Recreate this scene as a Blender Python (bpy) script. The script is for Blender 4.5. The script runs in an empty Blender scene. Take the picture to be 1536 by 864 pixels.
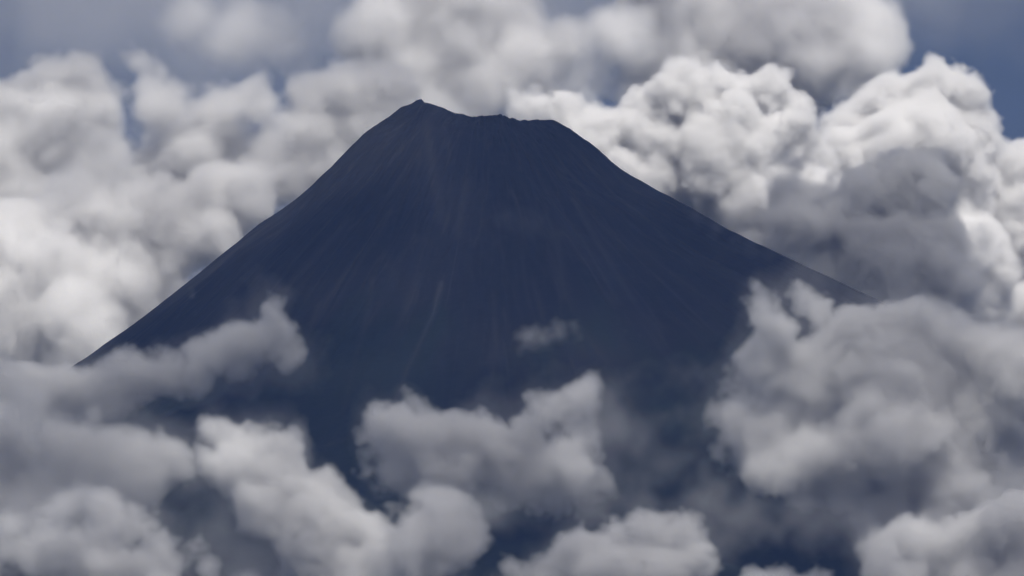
# A dark volcano seen through a long lens, wrapped in cumulus clouds.  Units are metres.
import bpy, math, time
import numpy as np
from mathutils import Vector, Euler

T0 = time.time()
sc = bpy.context.scene
COL = sc.collection

# ------------------------------------------------------------------ camera
DIST, CAM_Z, AIM_Z, MPP = 30000.0, 100.0, 2850.0, 3.3      # MPP: metres per photo pixel at the summit
cam_d = bpy.data.cameras.new('camera')
cam = bpy.data.objects.new('camera', cam_d)
COL.objects.link(cam)
cam.location = (0, -DIST, CAM_Z)
PITCH = math.atan2(AIM_Z - CAM_Z, DIST)
cam.rotation_euler = (math.pi / 2 + PITCH, 0, 0)
cam_d.sensor_width = 36
cam_d.angle = 2 * math.atan(768 * MPP / math.hypot(DIST, AIM_Z - CAM_Z))
cam_d.clip_start = 1
cam_d.clip_end = 300000
sc.camera = cam

# ------------------------------------------------------------------ sky, sun, exposure
SUN_EL, SUN_AZ = math.radians(54), math.radians(165)        # azimuth from +Y (away from the camera) towards +X
SUN_DIR = Vector((math.sin(SUN_AZ) * math.cos(SUN_EL), math.cos(SUN_AZ) * math.cos(SUN_EL), math.sin(SUN_EL)))
world = bpy.data.worlds.new('World')
sc.world = world
world.use_nodes = True
wn = world.node_tree.nodes
wl = world.node_tree.links
wn.clear()
sky = wn.new('ShaderNodeTexSky')
sky.sky_type = 'NISHITA'
sky.sun_disc = False
sky.sun_elevation = SUN_EL
sky.sun_rotation = SUN_AZ
sky.altitude = 100
sky.air_density = 0.4
sky.dust_density = 5.0
bg = wn.new('ShaderNodeBackground')
bg.inputs['Strength'].default_value = 0.05
wo = wn.new('ShaderNodeOutputWorld')
wl.new(sky.outputs[0], bg.inputs[0])
wl.new(bg.outputs[0], wo.inputs[0])

sun_d = bpy.data.lights.new('sun', 'SUN')
sun_d.energy = 5.0
sun_d.angle = math.radians(0.53)
sun_d.color = (1.0, 0.96, 0.90)
sun = bpy.data.objects.new('sun', sun_d)
COL.objects.link(sun)
sun.location = (0, 0, 9000)
sun.rotation_euler = SUN_DIR.to_track_quat('Z', 'Y').to_euler()

sc.view_settings.view_transform = 'Standard'
sc.view_settings.look = 'None'
sc.view_settings.gamma = 1.0
sc.view_settings.use_curve_mapping = False
sc.view_settings.exposure = 0.15

cy = sc.cycles
cy.use_denoising = True
cy.use_adaptive_sampling = True
cy.adaptive_threshold = 0.06
cy.adaptive_min_samples = 16
cy.max_bounces = 10
cy.diffuse_bounces = 5
cy.volume_bounces = 5
cy.glossy_bounces = 1
cy.transmission_bounces = 1
cy.transparent_max_bounces = 8
cy.volume_step_rate = 2.5
cy.volume_max_steps = 512
cy.sample_clamp_indirect = 3

# ------------------------------------------------------------------ helpers
ROT = Euler(cam.rotation_euler).to_matrix()
FOC = math.hypot(DIST, AIM_Z - CAM_Z) / MPP                  # focal length in photo pixels


def at(px, py, y):
    """World point seen at photo pixel (px, py) in the vertical plane Y = y."""
    d = ROT @ Vector((px - 768, 432 - py, -FOC))
    return np.array(Vector(cam.location) + d * ((y + DIST) / d.y))


def mpp(y):
    return MPP * (y + DIST) / DIST


def tag(o, label=None, cat=None, group=None, kind=None):
    for k, v in (('label', label), ('category', cat), ('group', group), ('kind', kind)):
        if v:
            o[k] = v
    return o


def mesh_obj(name, verts, faces, mat, parent=None, smooth=True):
    verts = np.asarray(verts, np.float32)
    faces = np.asarray(faces, np.int32)
    me = bpy.data.meshes.new(name)
    me.vertices.add(len(verts))
    me.vertices.foreach_set('co', verts.ravel())
    n = faces.shape[1]
    me.loops.add(faces.size)
    me.loops.foreach_set('vertex_index', faces.ravel())
    me.polygons.add(len(faces))
    me.polygons.foreach_set('loop_start', np.arange(0, faces.size, n, dtype=np.int32))
    me.polygons.foreach_set('loop_total', np.full(len(faces), n, np.int32))
    if smooth:
        me.polygons.foreach_set('use_smooth', np.ones(len(faces), bool))
    me.update()
    me.validate()
    if mat:
        me.materials.append(mat)
    o = bpy.data.objects.new(name, me)
    COL.objects.link(o)
    if parent:
        o.parent = parent
    return o


def new_mat(name):
    m = bpy.data.materials.new(name)
    m.use_nodes = True
    m.node_tree.nodes.clear()
    return m, m.node_tree.nodes, m.node_tree.links


def bspline(n, step, cell, rng):
    """Rows of cubic B-spline weights taking a lattice of the given cell to n samples."""
    x = np.arange(n) * step / cell + rng.random()
    i = np.floor(x).astype(int)
    f = (x - i).astype(np.float32)
    k = i.max() + 4
    w = np.zeros((n, k), np.float32)
    r = np.arange(n)
    w[r, i] = (1 - f) ** 3 / 6
    w[r, i + 1] = (3 * f ** 3 - 6 * f ** 2 + 4) / 6
    w[r, i + 2] = (-3 * f ** 3 + 3 * f ** 2 + 3 * f + 1) / 6
    w[r, i + 3] = f ** 3 / 6
    return w


def noise3(shape, step, cell, rng):
    """Smooth random field of unit deviation on a grid (z, y, x)."""
    cell = cell if hasattr(cell, '__len__') else (cell,) * 3
    w = [bspline(n, step, c, rng) for n, c in zip(shape, cell)]
    a = rng.standard_normal([x.shape[1] for x in w]).astype(np.float32)
    a = np.tensordot(w[2], a, (1, 2))             # x z y
    a = np.tensordot(w[1], a, (1, 2))             # y x z
    a = np.tensordot(w[0], a, (1, 2))             # z y x
    return a / 0.325


TILES = {}


def fine3(shape, ratio, rng):
    """As noise3 for small cells (RATIO voxels each): a periodic block made once, cut at a random place."""
    k = max(8, int(round(132 / ratio)))
    key = round(ratio, 1)
    if key not in TILES:
        n = int(round(k * ratio))
        x = np.arange(n) * k / n
        i = np.floor(x).astype(int)
        f = (x - i).astype(np.float32)
        w = np.zeros((n, k), np.float32)
        for j, c in enumerate(((1 - f) ** 3 / 6, (3 * f ** 3 - 6 * f ** 2 + 4) / 6, (-3 * f ** 3 + 3 * f ** 2 + 3 * f + 1) / 6, f ** 3 / 6)):
            w[np.arange(n), (i + j) % k] = c
        a = np.random.default_rng(int(ratio * 100)).standard_normal((k, k, k)).astype(np.float32)
        for _ in range(3):
            a = np.tensordot(w, a, (1, 2))
        TILES[key] = a / 0.325
    t = TILES[key]
    n = t.shape[0]
    ax = [(np.arange(m) + rng.integers(n)) % n for m in shape]
    if rng.random() < 0.5:
        ax = [q[::-1] for q in ax]
    p = rng.permutation(3)
    return t.transpose(p)[np.ix_(*ax)]


def octave(shape, voxel, cell, rng):
    return fine3(shape, cell / voxel, rng) if cell / voxel < 7 else noise3(shape, voxel, cell, rng)


def noise1(x, cell, rng):
    """Smooth random function of an array of positions (periodic use handled by the caller)."""
    lat = rng.standard_normal(int((x.max() - x.min()) / cell) + 6).astype(np.float32)
    u = (x - x.min()) / cell
    i = np.floor(u).astype(int)
    f = u - i
    return (lat[i] * (1 - f) ** 3 + lat[i + 1] * (3 * f ** 3 - 6 * f ** 2 + 4)
            + lat[i + 2] * (-3 * f ** 3 + 3 * f ** 2 + 3 * f + 1) + lat[i + 3] * f ** 3) / 6 / 0.6


# ------------------------------------------------------------------ mountain
def rock_material():
    m, n, l = new_mat('volcanic_rock')
    out = n.new('ShaderNodeOutputMaterial')
    b = n.new('ShaderNodeBsdfPrincipled')
    b.inputs['Roughness'].default_value = 0.95
    b.inputs['Specular IOR Level'].default_value = 0.1
    scree = n.new('ShaderNodeAttribute'); scree.attribute_name = 'scree'
    veg = n.new('ShaderNodeAttribute'); veg.attribute_name = 'scrub'
    tc = n.new('ShaderNodeTexCoord')
    no = n.new('ShaderNodeTexNoise')
    no.inputs['Scale'].default_value = 0.02
    no.inputs['Detail'].default_value = 8
    l.new(tc.outputs['Object'], no.inputs['Vector'])
    r1 = n.new('ShaderNodeMix'); r1.data_type = 'RGBA'
    r1.inputs[6].default_value = (0.0055, 0.006, 0.0072, 1)
    r1.inputs[7].default_value = (0.010, 0.0095, 0.010, 1)
    l.new(no.outputs[0], r1.inputs[0])
    r2 = n.new('ShaderNodeMix'); r2.data_type = 'RGBA'
    r2.inputs[7].default_value = (0.046, 0.045, 0.047, 1)
    l.new(scree.outputs['Fac'], r2.inputs[0])
    l.new(r1.outputs[2], r2.inputs[6])
    r3 = n.new('ShaderNodeMix'); r3.data_type = 'RGBA'
    r3.inputs[7].default_value = (0.007, 0.0105, 0.009, 1)
    l.new(veg.outputs['Fac'], r3.inputs[0])
    l.new(r2.outputs[2], r3.inputs[6])
    l.new(r3.outputs[2], b.inputs['Base Color'])
    bp = n.new('ShaderNodeBump')
    bp.inputs['Strength'].default_value = 0.6
    bp.inputs['Distance'].default_value = 6
    l.new(no.outputs[0], bp.inputs['Height'])
    l.new(bp.outputs[0], b.inputs['Normal'])
    l.new(b.outputs[0], out.inputs[0])
    return m


XC = 730.0                                                  # photo column of the crater's middle


def build_mountain():
    rng = np.random.default_rng(7)
    to_m = lambda pts, x0, y0: (np.array([abs(p[0] - x0) for p in pts]) * MPP, np.array([p[1] - y0 for p in pts]) * MPP)
    ld, lz = to_m([(600, 171), (575, 182), (545, 199), (500, 238), (450, 281), (400, 324), (345, 370), (265, 436), (190, 498), (133, 540),
                   (40, 600), (-120, 690), (-400, 830), (-900, 1020), (-1800, 1210), (-3600, 1300)], 600, 171)
    rd, rz = to_m([(832, 184), (860, 196), (900, 221), (950, 256), (1000, 287), (1060, 319), (1120, 353), (1200, 391), (1275, 424), (1330, 450),
                   (1450, 512), (1650, 610), (1950, 740), (2400, 900), (3000, 1060), (4200, 1230), (5600, 1300)], 832, 184)
    nt, nr = 1500, 300
    th = np.linspace(0, 2 * math.pi, nt, endpoint=False)
    u = np.linspace(0, 1, nr)
    d = 14500 * (0.06 * u + 0.94 * u ** 2.4)
    ct, st = np.cos(th)[:, None], np.sin(th)[:, None]
    R = (0.5 + 0.5 * ct) * (832 - XC) * MPP + (0.5 - 0.5 * ct) * (XC - 600) * MPP
    cx = (XC - 768) * MPP
    # rim height along the skyline
    sx = np.array([590, 600, 690, 720, 740, 760, 775, 800, 825, 840.0])
    sy = np.array([171, 170, 169.5, 172.5, 170, 170.5, 177.5, 178.5, 181, 184.0])
    rim_px = XC + R * ct / MPP
    zsum = lambda py: at(XC, 0, 0)[2] - py * MPP
    rim_z = zsum(np.interp(rim_px, sx, sy)) - 16 * np.abs(st) + 0.122 * np.minimum(0, R * st)
    w = np.clip(0.5 + 0.55 * ct, 0, 1)
    w = w * w * (3 - 2 * w)
    drop = w * np.interp(d, rd, rz)[None] + (1 - w) * np.interp(d, ld, lz)[None]
    rad = R + d[None]
    x, y, z = rad * ct, rad * st, rim_z - drop
    # gullies: functions of direction that wander with distance and grow down the slope
    g = np.zeros_like(z)
    scree = np.zeros_like(z)
    lg = np.log(rad / 300)
    for k, (nlobe, amp) in enumerate(((14, 46), (34, 34), (75, 15), (160, 5), (330, 1.8))):
        lat = rng.standard_normal((nlobe, 8)).astype(np.float32)
        wob = 0.55 * np.sin(lg * (1.2 + 0.3 * k) + 6.28 * rng.random()) + 0.4 * np.sin(lg * 3.3 + th[:, None] * 3 + 6.28 * rng.random())
        a = (th[:, None] / (2 * math.pi) * nlobe + wob * (0.35 + 0.12 * k)) % nlobe
        i = np.floor(a).astype(int)
        f = a - i
        f = f * f * (3 - 2 * f)
        v = np.clip(lg * (0.7 + 0.5 * k), 0, 6.99)
        j = np.floor(v).astype(int)
        fv = v - j
        fv = fv * fv * (3 - 2 * fv)
        s = lambda ii, jj: lat[ii % nlobe, np.minimum(jj, 7)]
        nv = (s(i, j) * (1 - f) + s(i + 1, j) * f) * (1 - fv) + (s(i, j + 1) * (1 - f) + s(i + 1, j + 1) * f) * fv
        grow = np.clip(d[None] / (350 + 60 * k), 0.0, 1) ** 0.8
        g -= amp * np.maximum(0, 1 - np.abs(nv) * 1.3) * grow
        if k >= 2:
            scree += np.maximum(0, 1 - np.abs(nv) * (2.2 + k)) * (0.45, 0.8, 0.5)[k - 2] * (0.4 + 0.6 * np.clip(nv.sum() * 0 + s(i, j) + 0.3, 0, 1))
    z += g
    scree *= 0.35
    z += 2.0 * noise3((1, nt, nr), 1, (1, 2.5, 2.5), rng)[0] * np.clip(d / 60, 0.3, 1)
    # rocky teeth on the rim
    z += (np.clip(1 - d / 90, 0, 1)[None]) * (noise1(th, 0.035, rng) * 2.5 + noise1(th, 0.012, rng) * 1.5)[:, None]
    ring = np.arange(nt)
    scrub = np.clip((2450 - z + 160 * noise3((1, nt, nr), 1, (1, 30, 16), rng)[0] + 60 * noise3((1, nt, nr), 1, (1, 6, 5), rng)[0]) / 260, 0, 1)
    # crater: rings inside the rim
    inner = [(fr, 200 * (1 - min(1, max(0, (fr - 0.35) / 0.4))) + 14 * (1 - fr)) for fr in (0.97, 0.94, 0.91, 0.88, 0.85, 0.82, 0.79, 0.76, 0.72, 0.68, 0.62, 0.55, 0.47, 0.38, 0.25, 0.1)]
    vx = [x]; vy = [y]; vz = [z]; vs = [scree]; vv = [scrub]
    for fr, dep in inner:
        vx.insert(0, R * fr * ct); vy.insert(0, R * fr * st)
        vz.insert(0, z[:, :1] - dep); vs.insert(0, scree[:, :1] * 0); vv.insert(0, scree[:, :1] * 0)
    x, y, z = np.hstack(vx), np.hstack(vy), np.hstack(vz)
    scree, scrub = np.hstack(vs), np.hstack(vv)
    # the highest point: a rocky knoll on the rim
    bump = lambda px, yy, h, a, b, p=1.0: h * np.exp(-((np.abs(x + cx - (px - 768) * MPP) / a) ** 2 + (np.abs(y - yy) / b) ** 2) ** p)
    z += bump(636, -20, 52, 140, 170, 0.9) + bump(631, -20, 16, 38, 60)
    z += bump(650, -310, 44, 85, 190, 1.0) + bump(636, -250, 14, 45, 160, 1.0)
    z += bump(640, -10, 5, 5, 12) + bump(646, -10, 6, 4, 10) + bump(624, -30, 4, 7, 15)
    # pale rockfall chutes that start below the rim
    depth = y + DIST
    vx_ = 768 + FOC * (x + cx) / (depth * math.cos(PITCH) + (z - CAM_Z) * math.sin(PITCH))
    vy_ = 432 - FOC * ((z - CAM_Z) * math.cos(PITCH) - depth * math.sin(PITCH)) / (depth * math.cos(PITCH) + (z - CAM_Z) * math.sin(PITCH))
    for path, wd, st_ in (([(662, 425), (650, 470), (630, 515), (612, 550), (596, 590)], 4.5, 0.6), ([(700, 270), (694, 310), (688, 350)], 7, 0.25), ([(640, 190), (650, 260), (662, 330)], 9, 0.22),
                          ([(480, 455), (462, 500), (440, 560), (425, 620)], 5, 0.3), ([(560, 420), (545, 500), (528, 560), (515, 620)], 5, 0.3), ([(860, 300), (900, 370), (950, 450)], 5, 0.25),
                          ([(520, 330), (470, 390), (420, 440)], 5, 0.25), ([(596, 590), (570, 640), (480, 670)], 4, 0.5), ([(740, 440), (745, 520), (735, 590)], 4, 0.2), ([(800, 420), (825, 520), (840, 600)], 5, 0.2)):
        best = np.full(x.shape, 1e9)
        for (ax_, ay_), (bx_, by_) in zip(path, path[1:]):
            t = np.clip(((vx_ - ax_) * (bx_ - ax_) + (vy_ - ay_) * (by_ - ay_)) / ((bx_ - ax_) ** 2 + (by_ - ay_) ** 2), 0, 1)
            best = np.minimum(best, np.hypot(vx_ - ax_ - t * (bx_ - ax_), vy_ - ay_ - t * (by_ - ay_)))
        k_ = np.exp(-(best / wd) ** 2) * (y < 0)
        scree = np.maximum(scree, st_ * k_)
        scrub = scrub * (1 - 0.8 * st_ * k_)
        z = z - 5 * st_ * k_
    ncol = x.shape[1]
    v = np.stack([x + cx, y, np.maximum(z, -30)], -1).reshape(-1, 3)
    i = ring[:, None] * ncol + np.arange(ncol - 1)[None]
    i2 = ((ring + 1) % nt)[:, None] * ncol + np.arange(ncol - 1)[None]
    f = np.stack([i, i + 1, i2 + 1, i2], -1).reshape(-1, 4)
    o = mesh_obj('mountain', v, f, rock_material())
    for nm, arr in (('scree', scree), ('scrub', scrub)):
        at_ = o.data.attributes.new(nm, 'FLOAT', 'POINT')
        at_.data.foreach_set('value', np.clip(arr, 0, 1).astype(np.float32).ravel())
    tag(o, 'dark bare volcano with a jagged flat crater rim and gullied slopes', 'mountain', kind='structure')
    return o


mountain = build_mountain()


def build_ground():
    m, n, l = new_mat('lowland')
    out = n.new('ShaderNodeOutputMaterial')
    b = n.new('ShaderNodeBsdfPrincipled')
    b.inputs['Roughness'].default_value = 0.95
    no = n.new('ShaderNodeTexNoise')
    tc = n.new('ShaderNodeTexCoord')
    no.inputs['Scale'].default_value = 0.0006
    no.inputs['Detail'].default_value = 9
    cr = n.new('ShaderNodeValToRGB')
    cr.color_ramp.elements[0].position = 0.35
    cr.color_ramp.elements[0].color = (0.025, 0.045, 0.02, 1)
    cr.color_ramp.elements[1].position = 0.7
    cr.color_ramp.elements[1].color = (0.11, 0.11, 0.085, 1)
    l.new(tc.outputs['Object'], no.inputs['Vector'])
    l.new(no.outputs[0], cr.inputs[0])
    l.new(cr.outputs[0], b.inputs['Base Color'])
    l.new(b.outputs[0], out.inputs[0])
    k = 65
    g = np.linspace(-60000, 60000, k)
    X, Y = np.meshgrid(g, g)
    rr = np.hypot(X, Y)
    rng = np.random.default_rng(3)
    Z = 60 * noise3((1, k, k), 1, (1, 4, 4), rng)[0] * np.clip((rr - 20000) / 15000, 0, 1) * np.clip((np.hypot(X, Y + DIST) - 8000) / 8000, 0, 1)
    v = np.stack([X, Y, np.maximum(Z, -20)], -1).reshape(-1, 3)
    i = (np.arange(k - 1)[:, None] * k + np.arange(k - 1)[None])
    f = np.stack([i, i + 1, i + k + 1, i + k], -1).reshape(-1, 4)
    o = mesh_obj('ground', v, f, m)
    tag(o, 'wooded lowland spreading out below the mountain', 'ground', kind='structure')


build_ground()
print('terrain', round(time.time() - T0, 1))


# ------------------------------------------------------------------ clouds
def cloud_materials():
    m, n, l = new_mat('cloud_core')
    out = n.new('ShaderNodeOutputMaterial')
    b = n.new('ShaderNodeBsdfDiffuse')
    b.inputs['Color'].default_value = (0.94, 0.94, 0.94, 1)
    l.new(b.outputs[0], out.inputs[0])
    v, n, l = new_mat('cloud_vapour')
    out = n.new('ShaderNodeOutputMaterial')
    p = n.new('ShaderNodeVolumePrincipled')
    p.inputs['Color'].default_value = (0.997, 0.997, 0.997, 1)
    p.inputs['Density'].default_value = 0.001               # the grids hold 1/km, so that thin vapour is not clipped
    p.inputs['Anisotropy'].default_value = 0.25
    l.new(p.outputs[0], out.inputs['Volume'])
    return m, v


CORE_MAT, VAPOUR_MAT = cloud_materials()


def vapour_tree():
    """Turns the samples stored on the object's own points into a density grid."""
    ng = bpy.data.node_groups.new('vapour_grid', 'GeometryNodeTree')
    it = ng.interface
    it.new_socket('Geometry', in_out='INPUT', socket_type='NodeSocketGeometry')
    for s in ('Min', 'Max'):
        it.new_socket(s, in_out='INPUT', socket_type='NodeSocketVector')
    for s in ('NX', 'NY', 'NZ'):
        it.new_socket(s, in_out='INPUT', socket_type='NodeSocketInt')
    it.new_socket('Material', in_out='INPUT', socket_type='NodeSocketMaterial')
    it.new_socket('Geometry', in_out='OUTPUT', socket_type='NodeSocketGeometry')
    N, L = ng.nodes, ng.links
    gi, go = N.new('NodeGroupInput'), N.new('NodeGroupOutput')
    pos = N.new('GeometryNodeInputPosition')

    def vm(op, a, b=None):
        q = N.new('ShaderNodeVectorMath'); q.operation = op
        L.new(a, q.inputs[0])
        if b is not None:
            L.new(b, q.inputs[1])
        return q.outputs[0]

    def mm(op, a, b):
        q = N.new('ShaderNodeMath'); q.operation = op
        for k, s in enumerate((a, b)):
            if isinstance(s, (int, float)):
                q.inputs[k].default_value = s
            else:
                L.new(s, q.inputs[k])
        return q.outputs[0]
    rel = vm('DIVIDE', vm('SUBTRACT', pos.outputs[0], gi.outputs['Min']), vm('SUBTRACT', gi.outputs['Max'], gi.outputs['Min']))
    sp = N.new('ShaderNodeSeparateXYZ')
    L.new(rel, sp.inputs[0])
    c = []
    for k, s in enumerate(('NX', 'NY', 'NZ')):
        c.append(mm('ROUND', mm('MULTIPLY', sp.outputs[k], mm('SUBTRACT', gi.outputs[s], 1)), 0))
    # integer arithmetic: the index passes the range in which floats are exact
    def im(op, a, b):
        q = N.new('FunctionNodeIntegerMath'); q.operation = op
        L.new(a, q.inputs[0]); L.new(b, q.inputs[1])
        return q.outputs[0]
    idx = im('ADD', c[0], im('MULTIPLY', gi.outputs['NX'], im('ADD', c[1], im('MULTIPLY', gi.outputs['NY'], c[2]))))
    na = N.new('GeometryNodeInputNamedAttribute')
    na.data_type = 'FLOAT'
    na.inputs['Name'].default_value = 'sample'
    si = N.new('GeometryNodeSampleIndex')
    si.data_type = 'FLOAT'; si.domain = 'POINT'
    L.new(gi.outputs['Geometry'], si.inputs['Geometry'])
    L.new(na.outputs[0], si.inputs['Value'])
    L.new(idx, si.inputs['Index'])
    vc = N.new('GeometryNodeVolumeCube')
    L.new(si.outputs[0], vc.inputs['Density'])
    L.new(gi.outputs['Min'], vc.inputs['Min'])
    L.new(gi.outputs['Max'], vc.inputs['Max'])
    for s, t in (('NX', 'Resolution X'), ('NY', 'Resolution Y'), ('NZ', 'Resolution Z')):
        L.new(gi.outputs[s], vc.inputs[t])
    sm = N.new('GeometryNodeSetMaterial')
    L.new(vc.outputs[0], sm.inputs['Geometry'])
    L.new(gi.outputs['Material'], sm.inputs['Material'])
    L.new(sm.outputs[0], go.inputs[0])
    ids = {s.name: s.identifier for s in it.items_tree if s.in_out == 'INPUT'}
    return ng, ids


VAPOUR_TREE, VAPOUR_IDS = vapour_tree()


def surface_net(f, origin, h):
    """Closed smooth mesh of f = 0 (inside negative); f on a (z, y, x) grid whose border is outside."""
    s = f < 0
    nz, ny, nx = f.shape
    acc = np.zeros((nz - 1, ny - 1, nx - 1, 3), np.float32)
    cnt = np.zeros((nz - 1, ny - 1, nx - 1), np.float32)
    sl = lambda o, n: slice(o, n - 1 + o)
    for ax in range(3):
        for a in (0, 1):
            for b in (0, 1):
                o0 = [0, 0, 0]; o1 = [0, 0, 0]
                oth = [k for k in range(3) if k != ax]
                o0[oth[0]] = o1[oth[0]] = a
                o0[oth[1]] = o1[oth[1]] = b
                o1[ax] = 1
                A = f[sl(o0[0], nz), sl(o0[1], ny), sl(o0[2], nx)]
                B = f[sl(o1[0], nz), sl(o1[1], ny), sl(o1[2], nx)]
                cr = (A < 0) != (B < 0)
                t = np.where(cr, A / np.where(cr, A - B, 1), 0)
                for k in range(3):
                    acc[..., k] += cr * (t if k == ax else o0[k])
                cnt += cr
    used = cnt > 0
    vid = np.full(used.shape, -1, np.int64)
    vid[used] = np.arange(used.sum())
    zi, yi, xi = np.nonzero(used)
    p = acc[used] / cnt[used][:, None]
    v = np.stack([origin[0] + (xi + p[:, 2]) * h, origin[1] + (yi + p[:, 1]) * h, origin[2] + (zi + p[:, 0]) * h], -1)
    faces = []
    for ax in range(3):
        oth = [k for k in range(3) if k != ax]
        i0 = [slice(1, -1)] * 3; i1 = [slice(1, -1)] * 3
        i0[ax] = slice(0, -1); i1[ax] = slice(1, None)
        A, B = s[tuple(i0)], s[tuple(i1)]
        for flip, mask in ((False, A & ~B), (True, ~A & B)):
            q = np.array(np.nonzero(mask))
            for k in oth:
                q[k] += 1
            c = []
            for da, db in ((0, 0), (1, 0), (1, 1), (0, 1)):
                r = q.copy()
                r[oth[0]] -= da; r[oth[1]] -= db
                c.append(vid[r[0], r[1], r[2]])
            # axes are (z, y, x): orientation of the other two decides the winding
            if (ax == 1) == flip:
                c = c[::-1]
            faces.append(np.stack(c, -1))
    return v, np.concatenate(faces)


def largest_piece(v, f):
    lab = np.arange(len(v))
    while True:
        m = lab[f].min(1)
        new = lab.copy()
        np.minimum.at(new, f.ravel(), np.repeat(m, 4))
        new = new[new]
        if (new == lab).all():
            break
        lab = new
    k = lab == np.bincount(lab).argmax()
    idx = np.cumsum(k) - 1
    return v[k], idx[f[k[f[:, 0]]]]


TOTAL = [0, 0]


def make_cloud(name, label, y, lobes, seed, voxel=11.0, deep=0.9, puffs=(14, 6), dens=0.03, edge=45.0, rough=0.8, core=95.0, soft_base=0.5,
               spread=0.5, tear=0.0, group='cumulus clouds around the volcano', cat='cloud', flat=None, up=0.35, kind=None, ragged=0.6, halo=0.0, grow=0.42):
    """One cloud: LOBES are (px, py, radius px[, extra depth m]) read from the photo at distance y; each lobe is a ball that carries smaller balls and
    these smaller ones again; noise breaks the surface up.  The thick inside is a mesh, the vapour round it a density grid."""
    rng = np.random.default_rng(seed)
    S = []
    for lb in lobes:
        px, py, r = lb[:3]
        yy = y + (lb[3] if len(lb) > 3 else 0) + rng.uniform(-1, 1) * spread * r * MPP
        S.append((*at(px, py, yy), r * mpp(yy), 0))
    big = list(S)
    for lvl, n in enumerate(puffs):
        new = []
        for (X, Y, Z, r, g) in (S if lvl == 0 else [s for s in S if s[4] == lvl]):
            for _ in range(n):
                d = rng.standard_normal(3)
                d[2] += up
                d[1] -= 0.25
                d /= np.linalg.norm(d)
                rr = r * rng.uniform(0.2, 0.46)
                k = r * rng.uniform(0.66, 0.92)
                new.append((X + d[0] * k, Y + d[1] * k * deep, Z + d[2] * k, rr, lvl + 1))
        S += new
    A = np.array([s[:4] for s in S])
    A = A[A[:, 3] > voxel * 0.8]
    pad = 4 * voxel + 60 + 250 * tear + 0.4 * edge + (70 if halo else 0)
    reach = 130 + 260 * tear + 0.42 * edge + (90 if halo else 0)
    zlo, zhi = (A[:, 2] - A[:, 3]).min(), (A[:, 2] + A[:, 3]).max()
    lo = (A[:, :3] - A[:, 3:]).min(0) - pad
    hi = (A[:, :3] + A[:, 3:]).max(0) + pad
    # the balls' union, on a grid of double spacing
    h2 = voxel * 2
    n = np.ceil((hi - lo) / h2).astype(int) + 1
    ax = [lo[k] + np.arange(n[k]) * h2 for k in range(3)]
    FAR = reach
    sd = np.full((n[2], n[1], n[0]), FAR, np.float32)
    for X, Y, Z, r in A:
        k = min(75.0, 0.6 * r + 12)                        # rounded union
        m = r + reach + k
        ix, iy, iz = (slice(max(0, int((p - m * w - lo[i]) / h2)), max(0, int((p + m * w - lo[i]) / h2) + 2)) for i, (p, w) in enumerate(((X, 1), (Y, max(deep, 1)), (Z, 1))))
        q = np.sqrt(((ax[2][iz] - Z) ** 2)[:, None, None] + (((ax[1][iy] - Y) / deep) ** 2)[None, :, None] + ((ax[0][ix] - X) ** 2)[None, None]).astype(np.float32) - r
        b = sd[iz, iy, ix]
        hh = np.clip(0.5 + 0.5 * (b - q) / k, 0, 1)
        b[...] = b * (1 - hh) + q * hh - k * hh * (1 - hh)
    # keep only the box that can hold vapour, then refine to the full grid
    lim = min(reach - 1, 0.42 * edge + 55 * rough + 110 * (tear + 0.4 * soft_base + 0.3 * ragged) + (60 if halo else 0))
    cut = []
    for k in range(3):
        w = np.nonzero((sd < lim).any(tuple(j for j in range(3) if j != k)))[0]
        cut.append(slice(max(0, w[0] - 2), w[-1] + 3))
    sd = sd[tuple(cut)]
    lo = lo + np.array([cut[2].start, cut[1].start, cut[0].start]) * h2
    for k in range(3):
        d = np.moveaxis(sd, k, 0)
        e = np.empty((d.shape[0] * 2,) + d.shape[1:], np.float32)
        e[::2] = d
        e[1:-1:2] = (d[1:] + d[:-1]) * 0.5
        e[-1] = d[-1]
        sd = np.moveaxis(e, 0, k)
    sd = np.ascontiguousarray(sd)
    shape = sd.shape
    nz, ny, nx = shape
    n = np.array([nx, ny, nz])
    hi = lo + (n - 1) * voxel
    gz = lo[2] + np.arange(nz) * voxel
    # breaking up: rounded billows parted by creases, and ragged tearing where the cloud is soft
    zr = np.clip((gz - zlo) / max(zhi - zlo, 1), 0, 1)[:, None, None].astype(np.float32)
    lowness = (1 - zr) ** 1.5 * soft_base
    soft = np.clip(0.5 + 0.55 * noise3(shape, voxel, 330, rng), 0, 1) ** 2 * ragged + lowness + tear
    f = np.zeros(shape, np.float32)
    for c, a in ((210, 26), (95, 19), (45, 13), (24, 9)):
        if c > 1.9 * voxel:
            f += a * (np.abs(octave(shape, voxel, c, rng)) - 0.8)
    f2 = np.zeros(shape, np.float32)
    for c, a in ((260, 44), (120, 32), (60, 20), (30, 12), (16, 7)):
        if c > 1.8 * voxel:
            f2 += a * octave(shape, voxel, c, rng)
    sd = sd - rough * f * (1 - 0.5 * np.clip(soft, 0, 1)) + (soft + 0.10) * f2 - grow * edge
    if flat is not None:                                    # level base, as condensation level gives it
        zb = at(0, flat, y)[2]
        sd = np.maximum(sd, (zb - gz)[:, None, None] + 0.6 * f2)
    for ax in range(3):                                     # nothing reaches the box
        for e in (0, 1, -1, -2):
            ii = [slice(None)] * 3; ii[ax] = e
            sd[tuple(ii)] = FAR
    width = edge * (0.8 + 2.2 * soft)
    den = dens * np.clip(-sd / width, 0, 1) ** 1.2
    if halo:                                                # trailing mist round the cloud
        den += halo * np.clip(1 - (sd - 0.8 * f2) / 110, 0, 1) ** 2
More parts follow.
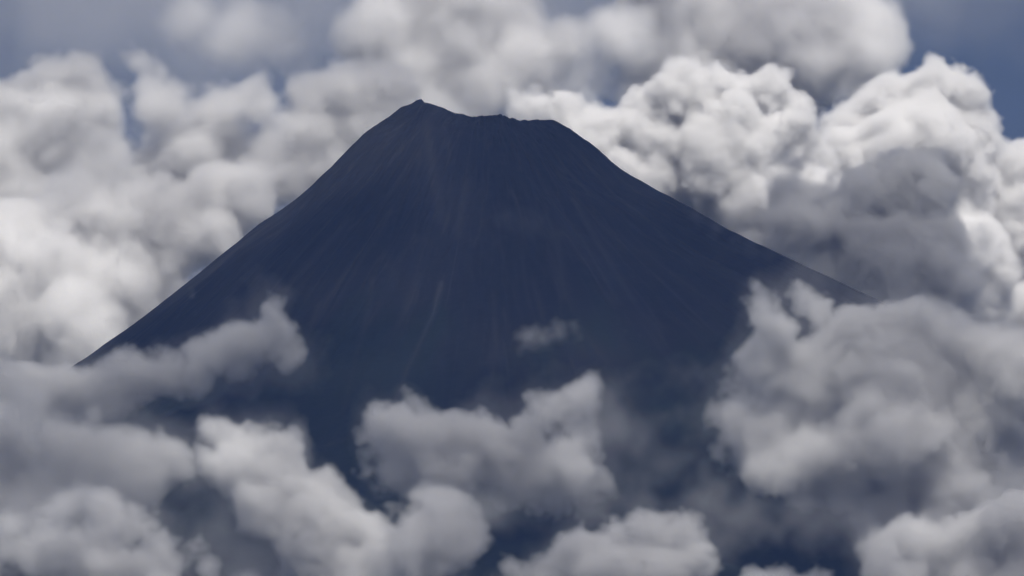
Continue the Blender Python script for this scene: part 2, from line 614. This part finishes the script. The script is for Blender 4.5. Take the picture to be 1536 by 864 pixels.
    for ax_ in range(3):                                    # fade out before the box ends
        m_ = shape[ax_]
        r_ = np.clip((np.minimum(np.arange(m_), m_ - 1 - np.arange(m_)) - 1) / 7, 0, 1).astype(np.float32)
        den *= r_.reshape([-1 if j == ax_ else 1 for j in range(3)])
    den[den < max(dens * 0.004, 1e-5)] = 0
    base = np.array([(lo[0] + hi[0]) / 2, (lo[1] + hi[1]) / 2, zlo])
    obj = None
    if core:
        fc = (sd + core * (1 + 1.2 * soft))[::2, ::2, ::2]
        if (fc < 0).sum() > 20:
            v, fa = surface_net(fc, lo - base, voxel * 2)
            v, fa = largest_piece(v, fa)
            obj = mesh_obj(name, v, fa, CORE_MAT)
            TOTAL[1] += len(fa) * 2
    if obj is None:
        obj = bpy.data.objects.new(name, None)
        COL.objects.link(obj)
    obj.location = base
    tag(obj, label, cat, group, kind)
    me = bpy.data.meshes.new('vapour')
    me.vertices.add(nx * ny * nz)
    a = me.attributes.new('sample', 'FLOAT', 'POINT')
    a.data.foreach_set('value', (den * 1000).ravel())
    me.materials.append(VAPOUR_MAT)
    vo = bpy.data.objects.new('vapour', me)
    COL.objects.link(vo)
    vo.parent = obj
    vo['kind'] = 'stuff'
    md = vo.modifiers.new('vapour_grid', 'NODES')
    md.node_group = VAPOUR_TREE
    md[VAPOUR_IDS['Min']] = tuple(float(k) for k in lo - base)
    md[VAPOUR_IDS['Max']] = tuple(float(k) for k in hi - base)
    md[VAPOUR_IDS['NX']], md[VAPOUR_IDS['NY']], md[VAPOUR_IDS['NZ']] = nx, ny, nz
    md[VAPOUR_IDS['Material']] = VAPOUR_MAT
    TOTAL[0] += nx * ny * nz
    return obj


# ---- far veil and an unseen cloud layer added overhead to cast shade
make_cloud('cloud', 'smooth thin grey cloud veil across the sky high behind the summit', 9000,
           [(-60, 40, 170), (120, 10, 170), (300, 60, 160), (480, 20, 170), (650, 60, 170), (820, 40, 170), (980, 20, 160), (1120, 50, 140), (1250, 10, 110), (1400, -20, 110), (1500, -10, 90),
            (60, 300, 200), (300, 330, 200), (60, 520, 200), (-100, 700, 200)], 10, voxel=34, puffs=(8,), dens=0.0009, edge=260, core=0, tear=0.6, soft_base=0.3, deep=0.7)
make_cloud('cloud', 'unseen high cloud layer added out of view to shade the mountain and clouds', -5150,
           [(px + 25 * ((i * 7) % 5 - 2), -560 + 12 * ((i * 3) % 4), 250, yy) for i, (px, yy) in enumerate([(px, yy) for yy in (-3600, -2600, -1600, -600, 400, 1400, 2400, 3400) for px in (-250, 50, 350, 650, 950, 1250, 1550, 1850)
            if not (yy > 3000 and px < 900)] + [(1330, 4400), (1540, 4400)])]
           + [(px, -560, 122, yy) for yy in (5000, 5700, 6400, 7100) for px in (-150, 30, 210, 390, 570, 700)] + [(px, -580, 112, yy) for yy in (8000, 8800, 9600) for px in (560, 740, 920, 1100, 1280)] + [(1430, -560, 270, 4450), (1250, -560, 240, 4350), (1340, -620, 240, 4200)], 9, voxel=60, puffs=(5,), dens=0.0020, edge=260, core=0, tear=0.35, soft_base=0.0, spread=0.25, deep=1.1)  # last lobe sets added so their shade dims single clouds further back
# ---- behind the mountain
make_cloud('cloud', 'bright white cumulus tower standing against the blue sky beyond the gentler ridge', 3200,
           [(1400, 125, 36), (1450, 140, 32), (1340, 150, 42), (1285, 185, 40), (1250, 205, 26), (1450, 200, 38), (1380, 210, 70), (1310, 260, 80), (1400, 300, 95), (1260, 320, 100), (1430, 400, 95), (1330, 420, 110)], 11, voxel=8.5, rough=0.72, edge=40, dens=0.036, core=90, ragged=0.35)
make_cloud('cloud', 'bright white cloud heap at the edge of the blue sky, beside the bright tower', 3600,
           [(1515, 250, 30), (1545, 270, 50), (1500, 300, 45), (1530, 370, 75), (1480, 420, 70), (1550, 470, 80), (1500, 540, 80), (1580, 600, 90)], 17, voxel=8.5, rough=0.72, edge=40, dens=0.036, core=90, ragged=0.35)
make_cloud('cloud', 'long bright cloud bank rolling along behind the gentler ridge', 2400,
           [(905, 195, 36), (965, 175, 42), (1030, 155, 45), (1095, 150, 40), (1150, 150, 36), (1205, 180, 36), (1000, 230, 70), (1090, 230, 80), (1180, 250, 75), (1080, 310, 70), (1160, 340, 80), (880, 230, 50), (1230, 330, 70), (850, 175, 30), (800, 170, 30), (940, 290, 60)], 12, voxel=8.5, rough=0.72, edge=40, dens=0.036, core=90, ragged=0.35)
make_cloud('cloud', 'smooth grey cloud dome above the bright bank', 5200,
           [(1000, 70, 75), (1100, 55, 85), (1200, 70, 85), (1280, 75, 62), (1325, 70, 26), (1300, 40, 50), (1200, 140, 60), (1060, 120, 60), (960, 110, 50), (1240, 20, 60), (1000, 0, 70)], 18, voxel=14, dens=0.016, edge=75, core=220, puffs=(10, 5))
make_cloud('cloud', 'grey cloud column with a bright knob rising behind the summit', 4000,
           [(560, 60, 60), (600, 120, 55), (650, 170, 50), (720, 180, 45), (790, 190, 45), (930, 60, 45), (760, 30, 50), (700, 60, 70), (780, 90, 50), (850, 80, 45), (885, 70, 24), (870, 120, 40), (740, 130, 55), (660, 110, 55), (820, 140, 50), (640, 30, 70), (720, -10, 70), (880, 160, 35)], 16, voxel=13, dens=0.016, edge=95, core=210, rough=0.6)
make_cloud('cloud', 'big shaded grey cumulus mass in front of the bright tower', 350,
           [(1188, 250, 22), (1178, 300, 36), (1230, 290, 30), (1200, 340, 50), (1290, 280, 34), (1345, 258, 34), (1390, 260, 34), (1400, 300, 40), (1330, 320, 60), (1260, 360, 70), (1390, 370, 65), (1420, 400, 40), (1320, 420, 75), (1400, 440, 55), (1240, 400, 40)], 13, voxel=9)
make_cloud('cloud', 'round-headed pale cumulus beyond the foot of the steep ridge', 2600,
           [(118, 118, 36), (75, 130, 36), (30, 155, 36), (-10, 160, 40), (140, 165, 42), (80, 190, 60), (20, 240, 70), (120, 250, 70), (-30, 320, 80), (60, 330, 80), (170, 330, 80)], 14, voxel=9, rough=0.65, edge=62, dens=0.024, core=115)
make_cloud('cloud', 'pale cloud shoulder reaching up beside the summit peak', 2000,
           [(212, 92, 32), (245, 115, 36), (270, 150, 42), (230, 170, 50), (320, 180, 55), (390, 160, 50), (450, 140, 46), (510, 135, 44), (560, 125, 36), (590, 130, 30), (470, 200, 60), (540, 180, 45), (390, 230, 60), (300, 250, 70), (560, 200, 30), (480, 240, 40), (420, 280, 50), (180, 220, 40), (220, 260, 60), (340, 320, 55), (390, 300, 45), (500, 250, 40), (455, 270, 45), (530, 215, 40), (570, 180, 34), (600, 160, 26)], 15, voxel=9, rough=0.65, edge=62, dens=0.024, core=115)
make_cloud('cloud', 'faint white puff hanging in the grey veil above the pale shoulder', 6200,
           [(300, 20, 45), (350, 45, 50), (400, 50, 40), (440, 70, 36), (330, 75, 36), (290, -10, 40)], 19, voxel=15, dens=0.007, edge=120, core=0, tear=0.2)
make_cloud('cloud', 'broad pale cloud bank piled against the steep ridge from behind', 1700,
           [(240, 330, 60), (320, 310, 50), (370, 290, 40), (200, 390, 70), (100, 390, 80), (10, 400, 90), (290, 370, 45), (60, 480, 90), (170, 460, 60), (-30, 540, 90), (80, 560, 60), (240, 420, 50), (160, 500, 50), (330, 350, 40), (120, 320, 60), (90, 430, 70, -500), (20, 480, 80, -600), (180, 440, 50, -300), (120, 500, 60, -700), (-20, 420, 70, -400)], 20, voxel=9, rough=0.65, edge=62, dens=0.024, core=115)
# ---- before the mountain
make_cloud('cloud', 'large grey-white cumulus standing before the gentler ridge', -4800,
           [(1145, 462, 20), (1205, 445, 22), (1225, 465, 28), (1165, 500, 40), (1160, 560, 55), (1110, 600, 42), (1265, 510, 36), (1345, 492, 36), (1395, 505, 38), (1425, 550, 45), (1330, 560, 80), (1230, 590, 80), (1430, 640, 90), (1320, 670, 100),
            (1130, 645, 46), (1100, 620, 40), (1180, 690, 50), (1220, 680, 60), (1500, 700, 80), (1420, 750, 80), (1330, 770, 60), (1390, 820, 60), (1480, 545, 46), (1535, 570, 60), (1530, 540, 40), (1500, 610, 60), (1425, 510, 42), (1370, 490, 40), (1300, 510, 40)], 21, voxel=8, edge=50, rough=0.75, soft_base=0.8, ragged=0.5, halo=0.0007, grow=0.15)
make_cloud('cloud', 'bright-topped cumulus at the foot of the large grey-white one', -6000,
           [(1310, 830, 26), (1345, 815, 26), (1390, 830, 40), (1440, 805, 36), (1490, 800, 40), (1540, 790, 50), (1440, 870, 70), (1350, 880, 50), (1540, 880, 70)], 24, voxel=8, ragged=0.9, halo=0.0007, grow=0.15)
make_cloud('cloud', 'small low cloud tuft peeping up between two bigger clouds', -6200,
           [(1215, 862, 16), (1180, 872, 20), (1130, 872, 16), (1230, 880, 22), (1150, 890, 24)], 25, voxel=7, core=0)
make_cloud('cloud', 'two-headed cumulus floating before the middle of the lower slope', -4600,
           [(608, 618, 18), (575, 650, 30), (625, 660, 40), (600, 690, 36), (700, 640, 26), (665, 690, 44), (725, 660, 36), (775, 670, 36), (825, 625, 32), (878, 598, 26), (890, 640, 32), (850, 680, 46), (780, 720, 44), (880, 720, 40), (700, 720, 36), (830, 750, 36), (745, 700, 40), (640, 710, 34), (790, 650, 30), (860, 640, 34), (810, 690, 40)], 22, voxel=7, soft_base=0.4, ragged=0.5, halo=0.0007, grow=0.15)
make_cloud('cloud', 'low cloud bank rising below the two-headed cumulus', -5800,
           [(660, 775, 34), (640, 820, 34), (690, 800, 26), (860, 830, 40), (920, 820, 36), (970, 810, 32), (1030, 805, 28), (1050, 840, 26), (990, 850, 50), (900, 870, 50), (820, 880, 40), (780, 885, 30), (620, 870, 50)], 26, voxel=7.5, soft_base=0.35, ragged=0.9, halo=0.0007, grow=0.15)
make_cloud('cloud', 'tall ragged grey cloud climbing the slope beside the two-headed cumulus', -5200,
           [(340, 655, 24), (390, 652, 24), (420, 670, 22), (360, 700, 44), (420, 720, 44), (480, 740, 30), (390, 770, 60), (460, 790, 55), (510, 800, 36), (560, 830, 36), (480, 860, 60), (380, 840, 50), (600, 860, 30)], 23, voxel=7.5, soft_base=0.4, tear=0.12, ragged=0.9, halo=0.0007, grow=0.15)
make_cloud('cloud', 'soft grey cloud bank at the foot of the steep ridge', -4300,
           [(200, 660, 34), (250, 680, 34), (160, 690, 44), (90, 680, 50), (20, 660, 60), (-30, 720, 60), (120, 730, 45), (220, 715, 34), (50, 740, 50), (270, 700, 26), (130, 650, 40), (60, 640, 50)], 27, voxel=9, soft_base=0.3, tear=0.15, edge=60, ragged=0.9, halo=0.0007, grow=0.15)
make_cloud('cloud', 'low bright cloud heap beneath the soft grey bank', -6200,
           [(20, 760, 36), (80, 760, 36), (150, 775, 36), (205, 795, 32), (60, 820, 70), (150, 840, 60), (240, 835, 40), (310, 850, 36), (370, 865, 30), (-20, 850, 60), (240, 890, 50)], 28, voxel=8, ragged=0.9, halo=0.0007, grow=0.15)
make_cloud('cloud', 'cloud arm lying across the steep ridge with an upturned wispy end', -2600,
           [(160, 585, 38), (205, 567, 34), (250, 556, 32), (295, 546, 32), (340, 532, 34), (380, 516, 34), (415, 506, 28), (440, 535, 24), (408, 474, 17), (418, 452, 10), (100, 590, 44), (40, 600, 50), (-20, 610, 60), (360, 555, 26), (300, 575, 24)], 29, voxel=7.5, soft_base=0.1, tear=0.08, edge=50, ragged=0.35, rough=0.7, spread=0.3, halo=0.0007, grow=0.15)
WISPS = 'thin wisps drifting over the slope'
make_cloud('wisp', 'broad thin mist joining the clouds at the foot of the steep ridge', -5000,
           [(40, 640, 60), (140, 640, 50), (230, 660, 44), (60, 720, 60), (180, 730, 50), (280, 720, 36), (330, 790, 50), (230, 790, 46), (420, 800, 50), (540, 830, 50), (450, 860, 60), (330, 860, 50), (620, 850, 40)], 41, voxel=14, dens=0.0016, edge=90, core=0, tear=0.6, puffs=(8,), group=WISPS, cat='cloud')
make_cloud('wisp', 'broad thin mist hanging under the large grey-white cumulus', -5200,
           [(1010, 700, 50), (1080, 740, 50), (1120, 790, 44), (1200, 800, 50), (1290, 800, 50), (960, 760, 40), (1050, 660, 40), (1400, 800, 60), (1500, 780, 60), (880, 780, 40), (740, 770, 36), (660, 760, 30)], 42, voxel=14, dens=0.0050, edge=90, core=0, tear=0.6, puffs=(8,), group=WISPS, cat='cloud')
make_cloud('wisp', 'small pale wisp adrift before the middle of the dark slope', -3000,
           [(795, 508, 11), (815, 507, 14), (838, 500, 13), (860, 494, 9), (780, 506, 7)], 31, voxel=6, dens=0.010, edge=45, core=0, tear=0.14, ragged=0.15, rough=0.35, spread=0.2, group=WISPS, cat='cloud')
make_cloud('wisp', 'very faint wisp beside the small pale one', -3000,
           [(940, 500, 8), (955, 512, 10), (972, 520, 8)], 32, voxel=6, dens=0.003, edge=45, core=0, tear=0.2, ragged=0.2, rough=0.35, group=WISPS, cat='cloud')
make_cloud('wisp', 'barely visible streak of vapour high on the dark slope', -1400,
           [(755, 318, 9), (775, 320, 10), (795, 318, 9)], 33, voxel=6, dens=0.0002, edge=35, core=0, tear=0.45, group=WISPS, cat='cloud')
make_cloud('wisp', 'thin vapour trailing along the crest of the gentler ridge', -1200,
           [(1050, 325, 7), (1075, 345, 8), (1100, 362, 9), (1130, 375, 8), (1150, 385, 6)], 34, voxel=7, dens=0.0010, edge=45, core=0, tear=0.5, group=WISPS, cat='cloud')
make_cloud('wisp', 'torn grey veil between the large cumulus and the two-headed one', -4500,
           [(940, 610, 24), (980, 600, 30), (1020, 620, 34), (960, 660, 34), (1010, 680, 40), (1050, 640, 34), (960, 720, 26), (1040, 720, 34), (1080, 700, 30), (1000, 575, 18)], 35, voxel=9, dens=0.003, edge=90, core=0, tear=0.6, group=WISPS, cat='cloud')
make_cloud('wisp', 'tiny curl of vapour above the cloud arm', -2300,
           [(285, 452, 8), (292, 462, 8), (280, 445, 6)], 36, voxel=6, dens=0.005, edge=30, core=0, tear=0.4, group=WISPS, cat='cloud')
make_cloud('wisp', 'mist clinging behind the shoulder of the summit peak', 90,
           [(576, 190, 8), (560, 196, 9), (548, 204, 9), (538, 206, 9)], 37, voxel=6, dens=0.004, edge=35, core=0, tear=0.25, group=WISPS, cat='cloud')
make_cloud('wisp', 'thin vapour filling the dark gap beside the tall ragged cloud', -4700,
           [(240, 740, 30), (290, 730, 30), (330, 760, 30), (260, 780, 26), (310, 690, 20)], 38, voxel=9, dens=0.0009, edge=80, core=0, tear=0.6, group=WISPS, cat='cloud')
make_cloud('wisp', 'small torn tuft off the top of the tall ragged cloud', -5000,
           [(455, 648, 10), (448, 662, 10), (462, 640, 7)], 39, voxel=6, dens=0.007, edge=35, core=0, tear=0.4, group=WISPS, cat='cloud')
print('clouds', round(time.time() - T0, 1), TOTAL)


# ------------------------------------------------------------------ haze
def build_haze():
    m, n, l = new_mat('haze')
    out = n.new('ShaderNodeOutputMaterial')
    p = n.new('ShaderNodeVolumePrincipled')
    p.inputs['Color'].default_value = (0.20, 0.38, 1.0, 1)
    p.inputs['Density'].default_value = 0.42e-5
    p.inputs['Anisotropy'].default_value = 0.0
    l.new(p.outputs[0], out.inputs['Volume'])
    a, lo, hi = 62000, -31, 6400
    v = [(sx * a, sy * a, z) for z in (lo, hi) for sy in (-1, 1) for sx in (-1, 1)]
    f = [(0, 2, 3, 1), (4, 5, 7, 6), (0, 1, 5, 4), (2, 6, 7, 3), (0, 4, 6, 2), (1, 3, 7, 5)]
    o = mesh_obj('haze', v, f, m, smooth=False)
    tag(o, 'thin blue haze in the air around the mountain', 'haze', kind='stuff')


build_haze()
print('done', round(time.time() - T0, 1))
